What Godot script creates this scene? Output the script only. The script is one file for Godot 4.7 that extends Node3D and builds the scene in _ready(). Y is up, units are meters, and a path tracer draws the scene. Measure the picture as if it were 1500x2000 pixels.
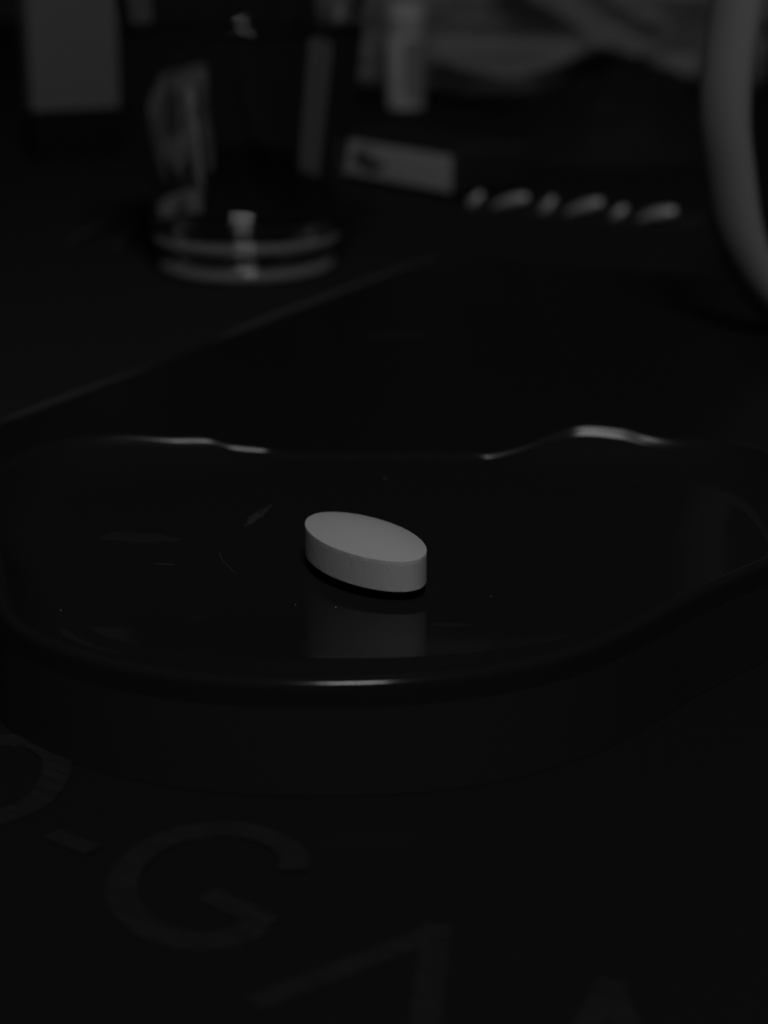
extends Node3D
# Close-up: a white tablet in a small glossy black dish, in a very dark room. Helpers take millimetres; the scene is in metres.

const MM := 0.001
var M := {}

# ---------------------------------------------------------------- helpers
func v(x: float, y: float, z: float) -> Vector3:
	return Vector3(x, y, z) * MM

func lin(g: float) -> Color:
	return Color(g, g, g).linear_to_srgb()

func mat(called: String, albedo: float, rough: float, spec := 0.5, metal := 0.0) -> StandardMaterial3D:
	var m := StandardMaterial3D.new()
	m.resource_name = called
	m.albedo_color = lin(albedo)
	m.roughness = rough
	m.metallic_specular = spec
	m.metallic = metal
	M[called] = m
	return m

func noise_tex(freq: float, seed_: int, normal: bool, strength := 4.0, octaves := 4, size := 512) -> NoiseTexture2D:
	var n := FastNoiseLite.new()
	n.seed = seed_
	n.frequency = freq
	n.noise_type = FastNoiseLite.TYPE_SIMPLEX_SMOOTH
	n.fractal_octaves = octaves
	var t := NoiseTexture2D.new()
	t.width = size
	t.height = size
	t.seamless = true
	t.noise = n
	t.as_normal_map = normal
	t.bump_strength = strength
	return t

func ramp_tex(freq: float, seed_: int, lo: float, hi: float, from := 0.0, to := 1.0) -> NoiseTexture2D:
	var t := noise_tex(freq, seed_, false)
	var g := Gradient.new()
	g.offsets = PackedFloat32Array([from, to])
	g.colors = PackedColorArray([Color(lo, lo, lo), Color(hi, hi, hi)])
	t.color_ramp = g
	return t

func triplanar(m: StandardMaterial3D, per_metre: Vector3) -> void:
	m.uv1_triplanar = true
	m.uv1_scale = per_metre

func obj(called: String, mesh: Mesh, material: Material, parent: Node = self) -> MeshInstance3D:
	var o := MeshInstance3D.new()
	o.name = called
	o.mesh = mesh
	o.material_override = material
	parent.add_child(o, true)
	return o

func thing(called: String, label: String, category: String, at := Vector3.ZERO, turn := 0.0, group := "") -> Node3D:
	var o := Node3D.new()
	o.name = called
	add_child(o, true)
	o.position = at
	o.rotation.y = turn
	return tag(o, label, category, group)

func tag(o: Node3D, label: String, category: String, group := "") -> Node3D:
	o.set_meta("label", label)
	o.set_meta("category", category)
	if group:
		o.set_meta("group", group)
	return o

# rows x columns of points -> smooth mesh; columns close on themselves when wrap is set; uv runs over the grid
func grid(rows: Array, wrap: bool, st: SurfaceTool = null, smooth := true) -> SurfaceTool:
	if st == null:
		st = SurfaceTool.new()
		st.begin(Mesh.PRIMITIVE_TRIANGLES)
	st.set_smooth_group(0 if smooth else -1)
	var n: int = rows[0].size()
	var nr := rows.size()
	for j in nr - 1:
		for i in (n if wrap else n - 1):
			var k := (i + 1) % n
			var q := [[rows[j][i], i, j], [rows[j][k], i + 1, j], [rows[j + 1][k], i + 1, j + 1], [rows[j + 1][i], i, j + 1]]
			for t in [[0, 1, 2], [0, 2, 3]]:
				var a: Vector3 = q[t[0]][0]
				var b: Vector3 = q[t[1]][0]
				var c: Vector3 = q[t[2]][0]
				if (b - a).cross(c - a).length_squared() < 1e-22:
					continue
				for e in t:
					st.set_uv(Vector2(float(q[e][1]) / n, float(q[e][2]) / (nr - 1)))
					st.add_vertex(q[e][0])
	return st

func done(st: SurfaceTool) -> ArrayMesh:
	st.generate_normals()
	st.index()
	return st.commit()

func lathe(profile: Array, segs := 64, sx := 1.0, sz := 1.0) -> SurfaceTool:
	var rows := []
	for p in profile:
		var row := PackedVector3Array()
		for i in segs:
			var a := TAU * i / segs
			row.append(v(p.x * cos(a) * sx, p.y, p.x * sin(a) * sz))
		rows.append(row)
	return grid(rows, true)

func rounded(profile: Array, steps := 6) -> Array:   # Catmull-Rom through the profile
	var out := []
	for i in profile.size() - 1:
		var p0: Vector2 = profile[maxi(i - 1, 0)]
		var p1: Vector2 = profile[i]
		var p2: Vector2 = profile[i + 1]
		var p3: Vector2 = profile[mini(i + 2, profile.size() - 1)]
		for s in steps:
			var q: Vector2 = p1.cubic_interpolate(p2, p0, p3, float(s) / steps)
			q.x = maxf(q.x, 0.0)
			out.append(q)
	out.append(profile[-1])
	return out

func curve(points: Array, steps := 8) -> Array:
	var out := []
	for i in points.size() - 1:
		var p0: Vector3 = points[maxi(i - 1, 0)]
		var p1: Vector3 = points[i]
		var p2: Vector3 = points[i + 1]
		var p3: Vector3 = points[mini(i + 2, points.size() - 1)]
		for s in steps:
			out.append(p1.cubic_interpolate(p2, p0, p3, float(s) / steps))
	out.append(points[-1])
	return out

# round or flattened tube along a path; across is the direction of its first axis at the start, carried along
func tube(path: Array, radius: Callable, segs := 16, flat := 1.0, across := Vector3.ZERO) -> SurfaceTool:
	var rows := []
	var n := path.size()
	var side := across
	for j in n:
		var d: Vector3 = (path[mini(j + 1, n - 1)] - path[maxi(j - 1, 0)]).normalized()
		if side.length() < 0.1:
			side = d.cross(Vector3.UP if absf(d.y) < 0.9 else Vector3.RIGHT)
		side = (side - d * side.dot(d)).normalized()
		var up := side.cross(d)
		var r: float = radius.call(float(j) / (n - 1)) * MM
		var row := PackedVector3Array()
		for i in segs:
			var a := TAU * i / segs
			row.append(path[j] * MM + side * cos(a) * r + up * sin(a) * r * flat)
		rows.append(row)
	var first := PackedVector3Array()
	var last := PackedVector3Array()
	for i in segs:
		first.append(path[0] * MM)
		last.append(path[n - 1] * MM)
	rows.push_front(first)
	rows.append(last)
	rows.reverse()
	return grid(rows, true)

# a box with rounded vertical corners (r) and rounded upper and lower edges (e), base at y = 0
func slab(w: float, h: float, d: float, r: float, e: float) -> ArrayMesh:
	var rings := []
	for k in 7:
		var a := PI / 2 * k / 6
		rings.append(Vector2(e - e * sin(a), e - e * cos(a)))
	for k in 7:
		var a := PI / 2 * k / 6
		rings.append(Vector2(e - e * cos(a), h - e + e * sin(a)))
	var rows := []
	var segs := 64
	for q in [Vector2(-1, 0.0)] + rings + [Vector2(-1, h)]:
		var row := PackedVector3Array()
		for i in segs:
			var c := int(i / 16.0)
			var a := PI / 2 * c + PI / 2 * (i % 16) / 15.0
			var cx: float = (w / 2 - r) * (1 if c in [0, 3] else -1)
			var cz: float = (d / 2 - r) * (1 if c in [0, 1] else -1)
			if q.x < 0:
				row.append(v(0, q.y, 0))
			else:
				row.append(v(cx + maxf(r - q.x, 0.01) * cos(a), q.y, cz + maxf(r - q.x, 0.01) * sin(a)))
		rows.append(row)
	return done(grid(rows, true))

# a flat raised strip along a path on the plane y: used for the lettering
func strip(path: Array, width: float, height: float, y: float, st: SurfaceTool = null) -> SurfaceTool:
	var rows := []
	var n := path.size()
	for j in n:
		var d: Vector2 = (path[mini(j + 1, n - 1)] - path[maxi(j - 1, 0)]).normalized()
		var s := Vector2(-d.y, d.x) * width / 2
		var p: Vector2 = path[j]
		var a := p + s
		var b := p - s
		rows.append(PackedVector3Array([v(a.x, y, a.y), v(a.x, y + height, a.y), v(b.x, y + height, b.y), v(b.x, y, b.y)]))
	return grid(rows, false, st, false)

func curve2(points: Array, steps := 6) -> Array:
	var p3 := points.map(func(p): return Vector3(p.x, 0, p.y))
	return curve(p3, steps).map(func(p): return Vector2(p.x, p.z))

func bump(x: float, at: float, wide: float) -> float:
	return exp(-pow((x - at) / wide, 2.0))

func table_of(x: float, pts: Array) -> float:   # smooth interpolation in a list of (x, y)
	if x <= pts[0].x:
		return pts[0].y
	for i in pts.size() - 1:
		if x < pts[i + 1].x:
			var w: float = pts[i + 1].x - pts[i].x
			var m0: float = 0.0 if i == 0 else (pts[i + 1].y - pts[i - 1].y) / (pts[i + 1].x - pts[i - 1].x) * w
			var m1: float = 0.0 if i == pts.size() - 2 else (pts[i + 2].y - pts[i].y) / (pts[i + 2].x - pts[i].x) * w
			var t: float = (x - pts[i].x) / w
			return (2 * t * t * t - 3 * t * t + 1) * pts[i].y + (t * t * t - 2 * t * t + t) * m0 + (3 * t * t - 2 * t * t * t) * pts[i + 1].y + (t * t * t - t * t) * m1
	return pts[-1].y

func from_segment(p: Vector2, a: Vector2, b: Vector2) -> float:
	return p.distance_to(Geometry2D.get_closest_point_to_segment(p, a, b))

# ---------------------------------------------------------------- scene
func _ready() -> void:
	var cam := Camera3D.new()
	cam.name = "camera"
	cam.keep_aspect = Camera3D.KEEP_HEIGHT
	cam.near = 0.01
	cam.far = 20.0
	var at := CameraAttributesPhysical.new()
	at.frustum_focal_length = 44.4
	at.exposure_aperture = 15.9
	at.frustum_focus_distance = 0.207
	at.frustum_near = 0.01
	at.frustum_far = 20.0
	cam.attributes = at
	cam.fov = 30.24
	add_child(cam)
	cam.position = Vector3(0, 0.0735, 0.207)
	cam.rotation_degrees.x = -18.0
	cam.current = true

	var we := WorldEnvironment.new()
	we.name = "environment"
	var env := Environment.new()
	env.background_mode = Environment.BG_COLOR
	env.background_color = lin(0.0026)
	env.tonemap_mode = Environment.TONE_MAPPER_LINEAR
	env.tonemap_exposure = 1.0
	env.sdfgi_enabled = true
	env.ssao_enabled = true
	env.ssil_enabled = true
	we.environment = env
	add_child(we)

	lamp("lamp", Vector3(0.06, 0.74, 0.45), Vector3(0, 0, -0.02), Vector2(0.17, 0.17), 0.122)

	make_materials()
	make_table()
	make_case()
	make_dish()
	make_tablet()
	make_glass()
	make_mug()
	make_background()
	make_small_things()

func lamp(called: String, at: Vector3, to: Vector3, size: Vector2, energy: float) -> void:
	var l := AreaLight3D.new()
	l.name = called
	l.area_size = size
	l.area_normalize_energy = true
	l.light_energy = energy
	l.area_range = 6.0
	l.area_attenuation = 2.0
	l.shadow_enabled = true
	add_child(l)
	l.look_at_from_position(at, to, Vector3.UP if absf((to - at).normalized().y) < 0.99 else Vector3.FORWARD)

func make_materials() -> void:
	var m := mat("black_table", 0.035, 0.7, 0.12)
	m = mat("black_case", 0.019, 0.34, 0.2)
	mat("worn_edge", 0.075, 0.5, 0.3)  # highlight colour for the case's far edge
	m = mat("letter", 0.05, 0.5, 0.3)
	m.albedo_color = Color.WHITE
	m.albedo_texture = brushed(0.014, 0.044)
	triplanar(m, Vector3(50, 50, 50))
	m = mat("black_glaze", 0.022, 0.05, 0.1)
	m.roughness = 1.0
	m.roughness_texture = ramp_tex(0.012, 11, 0.04, 0.13, 0.35, 0.8)
	m.roughness_texture_channel = BaseMaterial3D.TEXTURE_CHANNEL_RED
	triplanar(m, Vector3(14, 14, 14))
	m = mat("lip_glaze", 0.022, 1.0, 0.5)
	var worn := Gradient.new()
	worn.offsets = PackedFloat32Array([0.0, 0.06, 0.44, 0.56, 0.94, 1.0])
	worn.colors = PackedColorArray([Color(0.14, 0.14, 0.14), Color(0.13, 0.13, 0.13), Color(0.13, 0.13, 0.13), Color(0.29, 0.29, 0.29), Color(0.29, 0.29, 0.29), Color(0.14, 0.14, 0.14)])
	var wt := GradientTexture2D.new()
	wt.gradient = worn
	wt.width = 256
	wt.height = 4
	m.roughness_texture = wt
	m.roughness_texture_channel = BaseMaterial3D.TEXTURE_CHANNEL_RED
	mat("matte_outside", 0.032, 0.8, 0.15)
	m = mat("tablet_white", 0.85, 0.62, 0.3)
	m.heightmap_enabled = true
	m.heightmap_texture = noise_tex(0.05, 21, false, 4.0, 5)
	m.heightmap_scale = 0.0025
	triplanar(m, Vector3(170, 170, 170))
	m = mat("clear_glass", 1.0, 0.0, 0.5)
	m.albedo_color = Color(0.97, 0.97, 0.97, 0.0)
	m.refraction_enabled = true
	m.refraction_scale = 0.05
	mat("frosted_ring", 0.36, 0.12, 0.6)  # pale tone imitating light caught by the clear base
	m = mat("clear_water", 1.0, 0.0, 0.5)
	m.albedo_color = Color(0.95, 0.95, 0.95, 0.0)
	m.refraction_enabled = true
	m.refraction_scale = 0.033
	mat("mug_white", 0.4, 0.3, 0.4)
	mat("card_grey", 0.27, 0.85, 0.2)
	mat("card_dark", 0.018, 0.85, 0.2)
	m = mat("cloth_grey", 0.45, 0.95, 0.1)
	m.heightmap_enabled = true
	m.heightmap_texture = noise_tex(0.04, 8, false, 3.0)
	m.heightmap_scale = 0.08
	triplanar(m, Vector3(30, 30, 30))
	mat("bag_black", 0.03, 0.6, 0.2)
	mat("stick_white", 0.9, 0.45, 0.4)
	mat("stick_label", 0.5, 0.6, 0.3)
	mat("stick_print", 0.2, 0.6, 0.3)
	mat("pack_dark", 0.04, 0.6, 0.2)
	mat("pack_pale", 0.7, 0.7, 0.2)
	mat("pack_print", 0.35, 0.7, 0.2)
	mat("foil", 0.95, 0.55, 0.5, 0.6)
	mat("foil_card", 0.05, 0.7, 0.2)
	mat("cord_grey", 0.07, 0.6, 0.3)  # tone of the light streaks beside the tumbler
	mat("lint", 0.09, 0.9, 0.1)
	mat("crumb_white", 0.4, 0.8, 0.2)
	m = mat("smear", 0.03, 0.7, 0.2)

func brushed(lo: float, hi: float) -> ImageTexture:   # short fine scratches, all one way
	var n := FastNoiseLite.new()
	n.seed = 5
	n.frequency = 0.02
	var im := Image.create(512, 512, false, Image.FORMAT_RGB8)
	for y in 512:
		for x in 512:
			var along := (x + y * 0.62)
			var across := (y - x * 0.62)
			var k := clampf(0.5 + 0.9 * n.get_noise_2d(along * 0.25, across * 9.0), 0.0, 1.0)
			var c := lin(lerpf(lo, hi, k))
			im.set_pixel(x, y, c)
	return ImageTexture.create_from_image(im)

func make_table() -> void:
	var t := obj("tabletop", slab(1600, 30, 1700, 20, 3), M.black_table)
	t.position = v(0, -48, -450)
	t.set_meta("kind", "structure")

# ---- the flat black case that carries the dish, with raised lettering
func make_case() -> void:
	var t := thing("flat_case", "flat black case with faint raised lettering lying under the dish and mug", "case")
	# corners on the table, turned as it lies: a far left edge that runs away from the camera
	var a := Vector2(-64, -80)
	var b := Vector2(13.5, -236)
	var along := (b - a).normalized()
	var out := Vector2(-along.y, along.x)      # to the right and towards the camera
	if out.x < 0:
		out = -out
	var len_ := 330.0
	var wid := 260.0
	var mid := b - along * (len_ / 2) + out * (wid / 2)
	var s := obj("shell", slab(wid, 11.9, len_, 16, 2.2), M.black_case, t)
	s.position = v(mid.x, -17.95, mid.y)
	s.rotation.y = atan2(-out.y, out.x)
	for w in [[Vector3(-61.5, -6.6, -86), Vector3(-52, -6.5, -103), Vector3(-41, -6.5, -124), 0.75], [Vector3(-31.2, -6.5, -146.5), Vector3(-16, -6.5, -176), Vector3(13.2, -6.5, -233.6), 1.15]]:  # paler tapered strips imitate the highlight along the far edge
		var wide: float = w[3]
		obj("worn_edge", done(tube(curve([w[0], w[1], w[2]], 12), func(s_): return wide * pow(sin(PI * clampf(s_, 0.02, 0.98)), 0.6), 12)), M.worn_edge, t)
	var y := -6.05
	var h := 0.25
	obj("letter", done(strip(curve2([Vector2(-41, 36.5), Vector2(-38.1, 35.8), Vector2(-34.6, 36.3), Vector2(-31.9, 39.6), Vector2(-31.2, 44.0), Vector2(-32.0, 49.0), Vector2(-34.8, 52.2), Vector2(-39, 54.2), Vector2(-43, 54.0), Vector2(-46, 50), Vector2(-46.5, 44), Vector2(-44, 38.5), Vector2(-41, 36.5)]), 2.7, h, y)), M.letter, t)
	obj("letter", done(strip([Vector2(-29.6, 55.4), Vector2(-25.4, 58.6)], 1.9, h, y)), M.letter, t)
	var g := strip(curve2([Vector2(-7.7, 62.2), Vector2(-8.1, 59.0), Vector2(-10.4, 56.0), Vector2(-14.2, 54.5), Vector2(-18.4, 55.8), Vector2(-21.0, 59.0), Vector2(-22.1, 63.0), Vector2(-21.6, 67.6), Vector2(-19.0, 71.8), Vector2(-15.3, 73.8), Vector2(-12.3, 73.2), Vector2(-9.9, 71.2)]), 2.6, h, y)
	strip([Vector2(-14.8, 66.0), Vector2(-9.2, 70.9)], 2.3, h - 0.06, y, g)
	obj("letter", done(g), M.letter, t)
	var la := strip([Vector2(-10.0, 82.8), Vector2(4.9, 71.9)], 2.2, h, y)
	strip([Vector2(4.3, 70.9), Vector2(3.2, 83.5), Vector2(2.6, 92)], 2.3, h - 0.06, y, la)
	obj("letter", done(la), M.letter, t)
	var ln := strip([Vector2(17.6, 79.6), Vector2(14.2, 88), Vector2(12, 96)], 2.3, h, y)
	strip([Vector2(17.2, 80.2), Vector2(18.2, 88), Vector2(19.4, 97)], 2.2, h - 0.06, y, ln)
	obj("letter", done(ln), M.letter, t)

# ---- the glossy black dish: a rounded square with a cut in its far lip and a floor that rises towards the near lip
const FAR_LIP := [Vector2(-60, 4.2), Vector2(-38, 3.4), Vector2(-30, 2.5), Vector2(-25, 2.3), Vector2(-22, 1.4), Vector2(-16.4, 0.7), Vector2(-13.5, -0.4), Vector2(10, -0.4), Vector2(14.4, -0.1), Vector2(17.5, 0.5), Vector2(21, 1.6), Vector2(24.6, 3.1), Vector2(27.6, 4.1), Vector2(33.6, 3.8), Vector2(37.2, 2.9), Vector2(41, 2.6), Vector2(48, 3.4), Vector2(60, 4.2)]

func dish_floor(_x: float, z: float) -> float:   # flat far half, then a slope that steepens towards the near lip
	const STEP := 0.5
	var y := 0.0
	var p := 4.0
	while p < z:
		var slope := table_of(p, [Vector2(4, 0), Vector2(16, 5.4), Vector2(26, 8.8), Vector2(37, 10.2)])
		y += tan(deg_to_rad(slope)) * minf(STEP, z - p)
		p += STEP
	return y - 0.3 * smoothstep(14.0, 40.0, -z)

func make_dish() -> void:
	var segs := 480
	var rows := []
	var ring := []
	var lips := []
	for i in segs:
		var a := TAU * i / segs
		var c := cos(a)
		var s := sin(a)
		var n := lerpf(5.0, 2.2, smoothstep(-0.1, 0.6, s))
		var k := pow(pow(absf(c) / lerpf(52.0, 40.5, smoothstep(-0.2, 0.5, s)), n) + pow(absf(s) / 47.0, n), -1.0 / n)
		ring.append(Vector2(c * k - 8.0 * smoothstep(0.0, 0.8, s), s * k))
		var x: float = c * k + 2.0
		var near := smoothstep(-30.0, 0.0, s * k)
		lips.append(lerpf(table_of(x, FAR_LIP), 5.2, near))
	var fractions := []
	for j in 41:
		fractions.append(j / 40.0 * 0.82)
	for f in fractions:
		var row := PackedVector3Array()
		for i in segs:
			var p: Vector2 = ring[i] * f
			row.append(v(p.x + 2.0, dish_floor(p.x, p.y), p.y))
		rows.append(row)
	# wall, lip and outside: (inset from the outline, share of the way from floor to lip top)
	for k in 33:
		var row := PackedVector3Array()
		for i in segs:
			var p: Vector2 = ring[i]
			var d := p.normalized()
			var q := p * 0.82
			var room := (p - q).length()
			var y0 := dish_floor(q.x, q.y)
			var y1: float = maxf(lips[i], y0 + 0.25)
			var lipr := 0.95
			var y := 0.0
			var inset := 0.0
			if k < 14:      # concave wall up to the lip
				var t := (k + 1) / 15.0
				inset = lerpf(room, lipr * 1.9, t)
				y = lerpf(y0, y1 - lipr * 0.75, pow(t, 2.6))
			elif k < 27:    # round lip
				# the floor of the cut in the far lip has no round edge
				var cut: float = smoothstep(9.0, 4.0, absf(p.x + 3.5) - 8.0) * smoothstep(-20.0, -35.0, p.y)
				var a0 := lerpf(PI * 0.97, PI * 0.55, cut)
				var a := a0 - a0 * (k - 14) / 12.0
				inset = lipr - lipr * cos(a) * 0.95
				y = y1 - lipr + lipr * sin(a)
				if k == 14:
					y = lerpf(y1 - lipr * 0.7, y1 - 0.02, cut)
			else:           # outside, leaning in to the foot
				var t := (k - 26) / 6.0
				inset = lerpf(0.05, -0.9, t)
				y = lerpf(y1 - lipr, -5.98, t)
			var w := p - d * inset
			row.append(v(w.x + 2.0, y, w.y))
		rows.append(row)
	var foot := PackedVector3Array()
	for i in segs:
		foot.append(v(2, -5.98, 0))
	rows.append(foot)
	# rows run from the middle outwards: turn them round so that the outside is out
	var t := thing("shallow_dish", "glossy black shallow dish with uneven lip under the white tablet", "dish")
	var bowl := rows.slice(0, 41 + 14)
	var lip := rows.slice(41 + 13, 41 + 28)
	var outside := rows.slice(41 + 27)
	for part in [["bowl", bowl, M.black_glaze], ["lip", lip, M.lip_glaze], ["outer_wall", outside.slice(0, -1), M.matte_outside], ["underside", outside.slice(-2), M.matte_outside]]:
		part[1].reverse()
		obj(part[0], done(grid(part[1], true)), part[2], t)

# ---- the tablet
func make_tablet() -> void:
	var n := FastNoiseLite.new()
	n.seed = 4
	n.frequency = 1.3
	var prof := []
	for k in 15:   # lower dome, from its middle out
		var t := k / 14.0
		prof.append(Vector2(t * 0.985, 1.3 * t * t - 0.3))
	prof.append(Vector2(0.996, 1.03))
	prof.append(Vector2(1.0, 1.10))
	for k in 7:
		prof.append(Vector2(1.0, lerpf(1.2, 4.56, k / 6.0)))
	prof.append(Vector2(0.998, 4.62))
	prof.append(Vector2(0.991, 4.67))
	prof.append(Vector2(0.976, 4.68))
	for k in range(21, -1, -1):
		var t := k / 22.0
		prof.append(Vector2(t * 0.975, 4.69 + 1.08 * (1 - pow(t, 2.0))))
	var rows := []
	var segs := 220
	for p in prof:
		var row := PackedVector3Array()
		for i in segs:
			var a := TAU * i / segs
			var c := cos(a)
			var s := sin(a)
			var k := pow(pow(absf(c), 1.94) + pow(absf(s), 1.94), -1.0 / 1.94)
			var q: Vector2 = Vector2(c * k * 9.9, s * k * 5.14) * p.x
			var rough := 0.0
			if p.x > 0.97:
				rough = 0.03 * n.get_noise_3d(q.x * 2.2, p.y * 2.2, q.y * 2.2)
			row.append(v(q.x + q.normalized().x * rough, p.y + rough * 0.8, q.y + q.normalized().y * rough))
		rows.append(row)
	var o := obj("tablet", done(grid(rows, true)), M.tablet_white)
	o.position = v(-2.19, 0.34, 4.75)
	o.rotation.y = -deg_to_rad(56.0)
	tag(o, "white oval tablet with domed face lying in the black dish", "pill")

# ---- the glass of water
func make_glass() -> void:
	var at := v(-35.3, -17.98, -278)
	var out := [Vector2(0, 1.6), Vector2(12, 1.4), Vector2(18.5, 0.8), Vector2(20.5, 0), Vector2(21.8, 0.5), Vector2(22.6, 1.7), Vector2(22.5, 3.2), Vector2(21.6, 4.3), Vector2(21.7, 5.2), Vector2(22.8, 6.2), Vector2(23.3, 8.0), Vector2(23.5, 10), Vector2(24.6, 18), Vector2(27.3, 38), Vector2(31.2, 67), Vector2(33.6, 86), Vector2(33.3, 87.2), Vector2(32.5, 87.4), Vector2(31.8, 86.5), Vector2(29.6, 67), Vector2(25.7, 38), Vector2(22.9, 18), Vector2(21.2, 11.5), Vector2(18.5, 9.2), Vector2(12, 8.4), Vector2(0, 8.1)]
	var o := thing("drinking_glass", "clear tapered tumbler with thick base standing on the table behind the dish", "glass", at)
	obj("shell", done(lathe(rounded(out), 128)), M.clear_glass, o)
	for ring in [[22.7, 8.8, 1.5], [21.6, 1.9, 1.7]]:  # added pale rings: highlights of the clear base put into their colour
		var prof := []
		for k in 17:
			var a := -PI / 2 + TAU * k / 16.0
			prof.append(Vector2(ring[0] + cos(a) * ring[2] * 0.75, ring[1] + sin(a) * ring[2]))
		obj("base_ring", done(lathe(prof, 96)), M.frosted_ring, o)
	var water := [Vector2(0, 8.02), Vector2(12, 8.32), Vector2(18.55, 9.12), Vector2(21.28, 11.45), Vector2(22.98, 18), Vector2(25.78, 38), Vector2(28.65, 59.4), Vector2(28.75, 60.3), Vector2(28.1, 59.9), Vector2(26.8, 59.65), Vector2(22, 59.6), Vector2(0, 59.6)]
	var w := obj("drink", done(lathe(rounded(water), 128)), M.clear_water)
	w.position = at
	tag(w, "clear still water filling the tumbler about two thirds up", "water")

# ---- the white mug whose handle curves into the picture at the right
func make_mug() -> void:
	var t := thing("white_mug", "white mug seen only by its thick curved handle at the right edge", "mug", v(125.5, -5.95, -168))
	var prof := [Vector2(0, 2), Vector2(26, 1.5), Vector2(30, 0), Vector2(33, 0.6), Vector2(36, 4), Vector2(38, 12), Vector2(39, 30), Vector2(39, 60), Vector2(39.5, 92), Vector2(38.6, 94), Vector2(36.8, 93.5), Vector2(36, 90), Vector2(35.5, 60), Vector2(35.5, 30), Vector2(34, 10), Vector2(30, 6.5), Vector2(0, 6)]
	obj("body", done(lathe(rounded(prof), 96)), M.mug_white, t)
	var px := [Vector2(34, 84), Vector2(46, 86), Vector2(58, 81), Vector2(65.5, 69), Vector2(68.2, 55), Vector2(68.8, 43), Vector2(67.2, 32), Vector2(63.5, 18), Vector2(56, 7), Vector2(45, 2.6), Vector2(33, 3)]
	var turn := deg_to_rad(22)
	var bow := px.map(func(p): return Vector3(-p.x * cos(turn), p.y, p.x * sin(turn)))
	obj("handle", done(tube(curve(bow), func(_s): return 6.4, 32, 0.62, Vector3(sin(turn), 0, cos(turn)))), M.mug_white, t)

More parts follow.
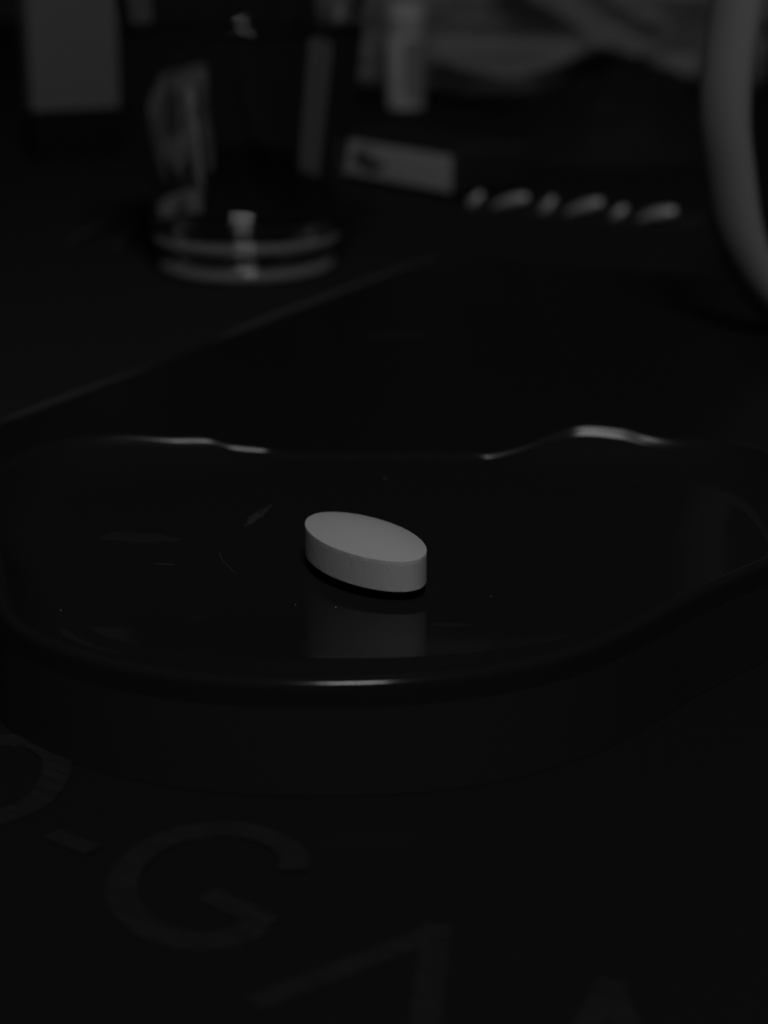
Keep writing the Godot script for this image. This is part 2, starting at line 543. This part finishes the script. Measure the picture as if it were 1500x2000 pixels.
# ---- the blurred things behind
func make_background() -> void:
	# pale board standing at the left
	var yaw := deg_to_rad(27)
	var ex := Vector2(cos(yaw), -sin(yaw))
	var ez := Vector2(sin(yaw), cos(yaw))
	var corner := Vector2(-125.5, -481.8) + ex * 16.5 - ez * 5
	var t := thing("pale_carton", "slim pale grey carton with dark lower band standing upright left behind tumbler", "box", v(corner.x, -17.98, corner.y), yaw)
	obj("lower_band", slab(33, 18.2, 10, 0.8, 0.3), M.card_dark, t)
	var up := obj("shell", slab(33, 48, 10, 0.8, 0.3), M.card_grey, t)
	up.position = v(0, 18.2, 0)
	var f := obj("flap", slab(32, 0.7, 9, 0.3, 0.2), M.card_grey, t)
	f.position = v(0, 66.3, 0)
	# lip balm stick
	var b := thing("lip_balm", "white lip balm tube with paler cap standing beside the dark pack", "lip balm", v(9.8, -17.98, -667))
	obj("barrel", done(lathe([Vector2(0, 0), Vector2(8.0, 0), Vector2(8.5, 0.5), Vector2(8.6, 1.2), Vector2(8.6, 32.6), Vector2(8.2, 33.0), Vector2(0, 33.0)], 48)), M.stick_white, b)
	obj("cap", done(lathe([Vector2(0, 33.2), Vector2(8.5, 33.2), Vector2(8.9, 33.6), Vector2(8.9, 45.4), Vector2(8.3, 46.4), Vector2(7.0, 46.9), Vector2(0, 47.1)], 48)), M.stick_white, b)
	var lab := []
	for y in [3.0, 31.0]:
		var row := PackedVector3Array()
		for i in 17:
			var a := deg_to_rad(lerpf(-5.0, 95.0, i / 16.0))
			row.append(v(8.63 * cos(a), y, 8.63 * sin(a)))
		lab.append(row)
	obj("label_band", done(grid(lab, false)), M.stick_label, b)
	var line := []
	for y in [8.0, 30.0]:
		var row := PackedVector3Array()
		for i in 5:
			var a := deg_to_rad(lerpf(86.0, 99.0, i / 4.0))
			row.append(v(8.68 * cos(a), y, 8.68 * sin(a)))
		line.append(row)
	obj("print", done(grid(line, false)), M.stick_print, b)
	# small flat pack with a pale printed side
	var dir := Vector2(42, 55).normalized()
	var across := Vector2(dir.y, -dir.x)
	var mid := Vector2(22.7, -393.2) - dir * 38.5 + across * 17
	var p := thing("small_pack", "small dark flat pack with pale printed side lying before the lip balm", "packet", v(mid.x, -17.98, mid.y), atan2(-across.y, across.x))
	obj("shell", slab(34, 16, 77, 3.0, 3.2), M.pack_dark, p)
	var side := obj("side_print", slab(0.5, 11.4, 71, 0.2, 0.2), M.pack_pale, p)
	side.position = v(-16.9, 2.2, 0.5)
	var em := obj("emblem", done(lathe([Vector2(0, 0), Vector2(1, 0), Vector2(1, 0.25), Vector2(0, 0.25)], 40, 4.2, 9.0)), M.pack_print, p)
	em.rotation.z = PI / 2
	em.position = v(-17.1, 8.6, -6)
	# foil strip
	var fdir := Vector2(61.3, 35.5).normalized()
	var foil := thing("foil_strip", "strip of foil-wrapped tablets glinting in a row right of the pack", "blister pack", v(23.5, -17.98, -373), atan2(-fdir.y, fdir.x))
	var card := obj("card", slab(76, 0.8, 24, 2, 0.3), M.foil_card, foil)
	card.position = v(37, 0, -12)
	for k in 3:
		var lift: float = [0.0, 0.5, -0.4][k]
		var x0: float = k * 24.0 + [0.0, 0.4, -0.3][k]
		obj("foil_bump", done(tube(curve([Vector3(x0 + 1.2, 0.8, -3), Vector3(x0 + 2.8, 2.6, -3.6), Vector3(x0 + 5.0, 5.2 + lift, -4.4)]), func(u): return 2.0 * sin(PI * (0.14 + 0.72 * u)), 16, 0.8)), M.foil, foil)
		obj("foil_bump", done(tube(curve([Vector3(x0 + 9.6, 1.4, -3), Vector3(x0 + 13.0, 2.9, -3.4), Vector3(x0 + 17.0, 4.1 + lift * 0.5, -4), Vector3(x0 + 20.5, 5.0 + lift, -4.6)]), func(u): return (1.5 + 1.0 * u) * sin(PI * (0.16 + 0.68 * u)), 16, 0.9)), M.foil, foil)
	# black bag
	var n := FastNoiseLite.new()
	n.seed = 17
	n.frequency = 0.03
	var rows := []
	for j in 41:
		var row := PackedVector3Array()
		for i in 97:
			var a := TAU * i / 96.0
			var r := 1.0 - j / 40.0
			var x := 82 + 66 * r * cos(a)
			var z := -520 + 46 * r * sin(a)
			var prof_ := table_of(x, [Vector2(14, 0), Vector2(30, 7), Vector2(58, 16), Vector2(75, 25), Vector2(92, 31), Vector2(104, 30), Vector2(115, 24), Vector2(126, 21), Vector2(137, 22), Vector2(149, 0)])
			var h := prof_ * (1 - pow(r, 3.0)) * (1.0 + 0.28 * n.get_noise_2d(x * 2.4, z * 2.4)) + 3.0 * (1 - r) * n.get_noise_2d(x * 6.0, z * 6.0)
			row.append(v(x, -17.98 + maxf(h, 0.0), z))
		rows.append(row)
	var bag := obj("soft_bag", done(grid(rows, true)), M.bag_black)
	tag(bag, "low crumpled black bag in front of the pale cloth", "bag")
	# pale crumpled cloth, a thick soft heap; front displaced by folds
	var front := []
	var folds := [[Vector2(60, 30), Vector2(114, -4), 22.0, 8.0], [Vector2(28, 0), Vector2(100, 0), 9.0, 6.0], [Vector2(112, 4), Vector2(142, -9), 9.0, 7.0], [Vector2(82, 40), Vector2(120, 16), 11.0, 7.0]]
	var nn := FastNoiseLite.new()
	nn.seed = 31
	nn.frequency = 0.02
	for j in 61:
		var row := PackedVector3Array()
		var y := -17.98 + 56.0 * j / 60.0
		for i in 141:
			var x := -16.0 + 196.0 * i / 140.0
			var d := 0.0
			for fo in folds:
				d += fo[2] * exp(-pow(from_segment(Vector2(x, y), fo[0], fo[1]) / fo[3], 2.0))
			d += 4.0 * nn.get_noise_2d(x * 1.6, y * 2.2)
			d -= 7.0 * bump(x, 52, 20) * bump(y, 4, 9)
			var lean := -0.5 * (y + 18) + 8.0 * pow(maxf(0.0, 1.0 - (y + 18.0) / 10.0), 2.0) - 46.0 * bump(x, 56, 26) * smoothstep(12.0, -4.0, y)
			var top := maxf(0.0, y - 30.0) * 2.2
			row.append(v(x, y + d * 0.25, -714 - lean - top + d))
		front.append(row)
	var back := []
	for j in range(60, -1, -1):
		var row := PackedVector3Array()
		for i in 141:
			var q: Vector3 = front[j][i]
			row.append(Vector3(q.x, q.y, -0.79))
		back.append(row)
	var all := front + back
	for j in all.size():   # close the ends
		var q: PackedVector3Array = all[j]
		var a0 := q[0]
		var a1 := q[q.size() - 1]
		a0.z = -0.78
		a1.z = -0.78
		q.insert(0, a0)
		q.append(a1)
		all[j] = q
	var cl := obj("crumpled_cloth", done(grid(all, false)), M.cloth_grey)
	tag(cl, "pale grey crumpled cloth in soft folds along the back right", "cloth")

# ---- caustic streaks modelled as tubes, lint, crumbs
func make_small_things() -> void:
	var y := -16.9
	var t := thing("forked_caustic", "forked streaks of light on the table left of the tumbler, modelled as thin grey tubes", "caustic")  # light focused by the tumbler, modelled as grey tubes
	obj("main", done(tube(curve([Vector3(-83, y, -470), Vector3(-78, y, -420), Vector3(-74.5, y, -385), Vector3(-75.5, y, -366)]), func(_s): return 1.0, 10)), M.cord_grey, t)
	obj("branch", done(tube(curve([Vector3(-75.5, y, -366), Vector3(-77, y, -354), Vector3(-82, y, -335), Vector3(-86, y, -310)]), func(_s): return 0.9, 10)), M.cord_grey, t)
	obj("branch", done(tube(curve([Vector3(-75.5, y, -366), Vector3(-73, y, -345), Vector3(-72.4, y, -325), Vector3(-71.8, y, -302)]), func(_s): return 0.9, 10)), M.cord_grey, t)
	var lint := [
		["lint_and_glint", [Vector3(-19.3, 0, -3.5), Vector3(-18.9, 0, -1.2), Vector3(-18.0, 0, 1.2), Vector3(-16.9, 0, 3.7)], 0.05, "short curved lint fibre lying in the dish left of the tablet"],
		["lint_and_glint", [Vector3(-26.6, 0, 0.4), Vector3(-25.4, 0, 0.5), Vector3(-24.2, 0, 0.8)], 0.05, "straight short lint fibre flat on the dish floor at left"],
	]
	for l in lint:
		var path: Array = l[1].map(func(p): return Vector3(p.x, dish_floor(p.x - 2, p.z) + 0.07, p.z))
		var o := obj(l[0], done(tube(curve(path), func(_s): return l[2], 6)), M.lint)
		tag(o, l[3], "lint", "lint in the dish")
	var f := obj("lint_and_glint", done(tube(curve([Vector3(-3, -5.9, -146.4), Vector3(1, -5.85, -145.6), Vector3(4, -5.9, -146.0), Vector3(8, -5.9, -145.6)]), func(_s): return 0.1, 6)), M.lint)  # faint reflection on the case, modelled as a thin grey strand
	tag(f, "faint thin strand standing in for a glint on the black case behind the dish", "lint")
	var tuft := SurfaceTool.new()
	tuft.begin(Mesh.PRIMITIVE_TRIANGLES)
	var rng := RandomNumberGenerator.new()
	rng.seed = 12
	for k in 26:
		var c := Vector3(-15.6 + rng.randf_range(-1.1, 1.1), 0.08, -17.6)
		c.z += (c.x + 15.6) * -2.2 + rng.randf_range(-1.4, 1.4)
		var d := Vector3(rng.randf_range(0.2, 0.7), rng.randf_range(0.0, 0.08), rng.randf_range(-1.6, -0.3))
		tuft.append_from(done(tube(curve([c - d, c + Vector3(0, 0.05, 0), c + d], 3), func(_u): return 0.05, 5)), 0, Transform3D())
	tag(obj("lint_tuft", tuft.commit(), M.lint), "small loose tuft of grey lint in the dish behind the tablet's left end", "lint")
	for w in [[-29.6, -9.2, 4.2, 2.0, "large dried water spot at the left of the dish floor"], [6.9, 22.6, 1.9, 0.9, "small dried smear beside the tablet's reflection at right"]]:
		var prof := [Vector2(0, 0.03), Vector2(0.7, 0.03), Vector2(1.0, 0.0)]
		var rows := []
		for p in prof:
			var row := PackedVector3Array()
			for i in 48:
				var a := TAU * i / 48.0
				var rr: float = p.x * (1.0 + 0.22 * sin(2 * a + 0.6) + 0.12 * sin(5 * a))
				var xx: float = w[0] + cos(a) * rr * w[2]
				var zz: float = w[1] + sin(a) * rr * w[3]
				row.append(v(xx, dish_floor(xx, zz) + p.y + 0.004, zz))
			rows.append(row)
		rows.reverse()
		tag(obj("water_spot", done(grid(rows, true)), M.smear), w[4], "water spot", "dried spots in the dish")
	var drop := []
	for k in 9:
		var a := PI / 2 * k / 8.0
		drop.append(Vector2(cos(a) * 0.55, sin(a) * 0.4))
	var dr := obj("droplet", done(lathe(drop, 24)), M.lip_glaze)
	dr.position = v(0.1, dish_floor(0.1, -34.5), -34.5)
	tag(dr, "tiny dark droplet on the dish floor near its far lip", "droplet")
	var crumbs := [
		[Vector2(-3.9, -14.0), 0.2, 0.42, 75.0, "tiny upright white crumb just behind the tablet"],
		[Vector2(-5.2, 15.7), 0.1, 0.1, 0.0, "white speck between the tablet and its reflection"],
		[Vector2(-34.7, 16.8), 0.08, 0.08, 0.0, "white speck at the left of the dish floor"],
		[Vector2(-9.6, 14.6), 0.07, 0.07, 0.0, "white speck just left of the tablet's reflection"],
		[Vector2(11.8, 11.5), 0.06, 0.06, 0.0, "white speck on the dish floor right of the tablet"],
	]
	for c in crumbs:
		var prof := []
		for k in 7:
			var a := -PI / 2 + PI * k / 6.0
			prof.append(Vector2(cos(a) * c[1] * (0.85 if k == 2 else 1.0), sin(a) * c[2]))
		var o := obj("crumb", done(lathe(prof, 9, 1.0, 0.8)), M.crumb_white)
		var p: Vector2 = c[0]
		o.position = v(p.x, dish_floor(p.x - 2, p.y) + c[2] * 0.9, p.y)
		o.rotation.z = deg_to_rad(-12.0 if c[3] > 0 else 0.0)
		tag(o, c[4], "crumb", "crumbs in the dish")
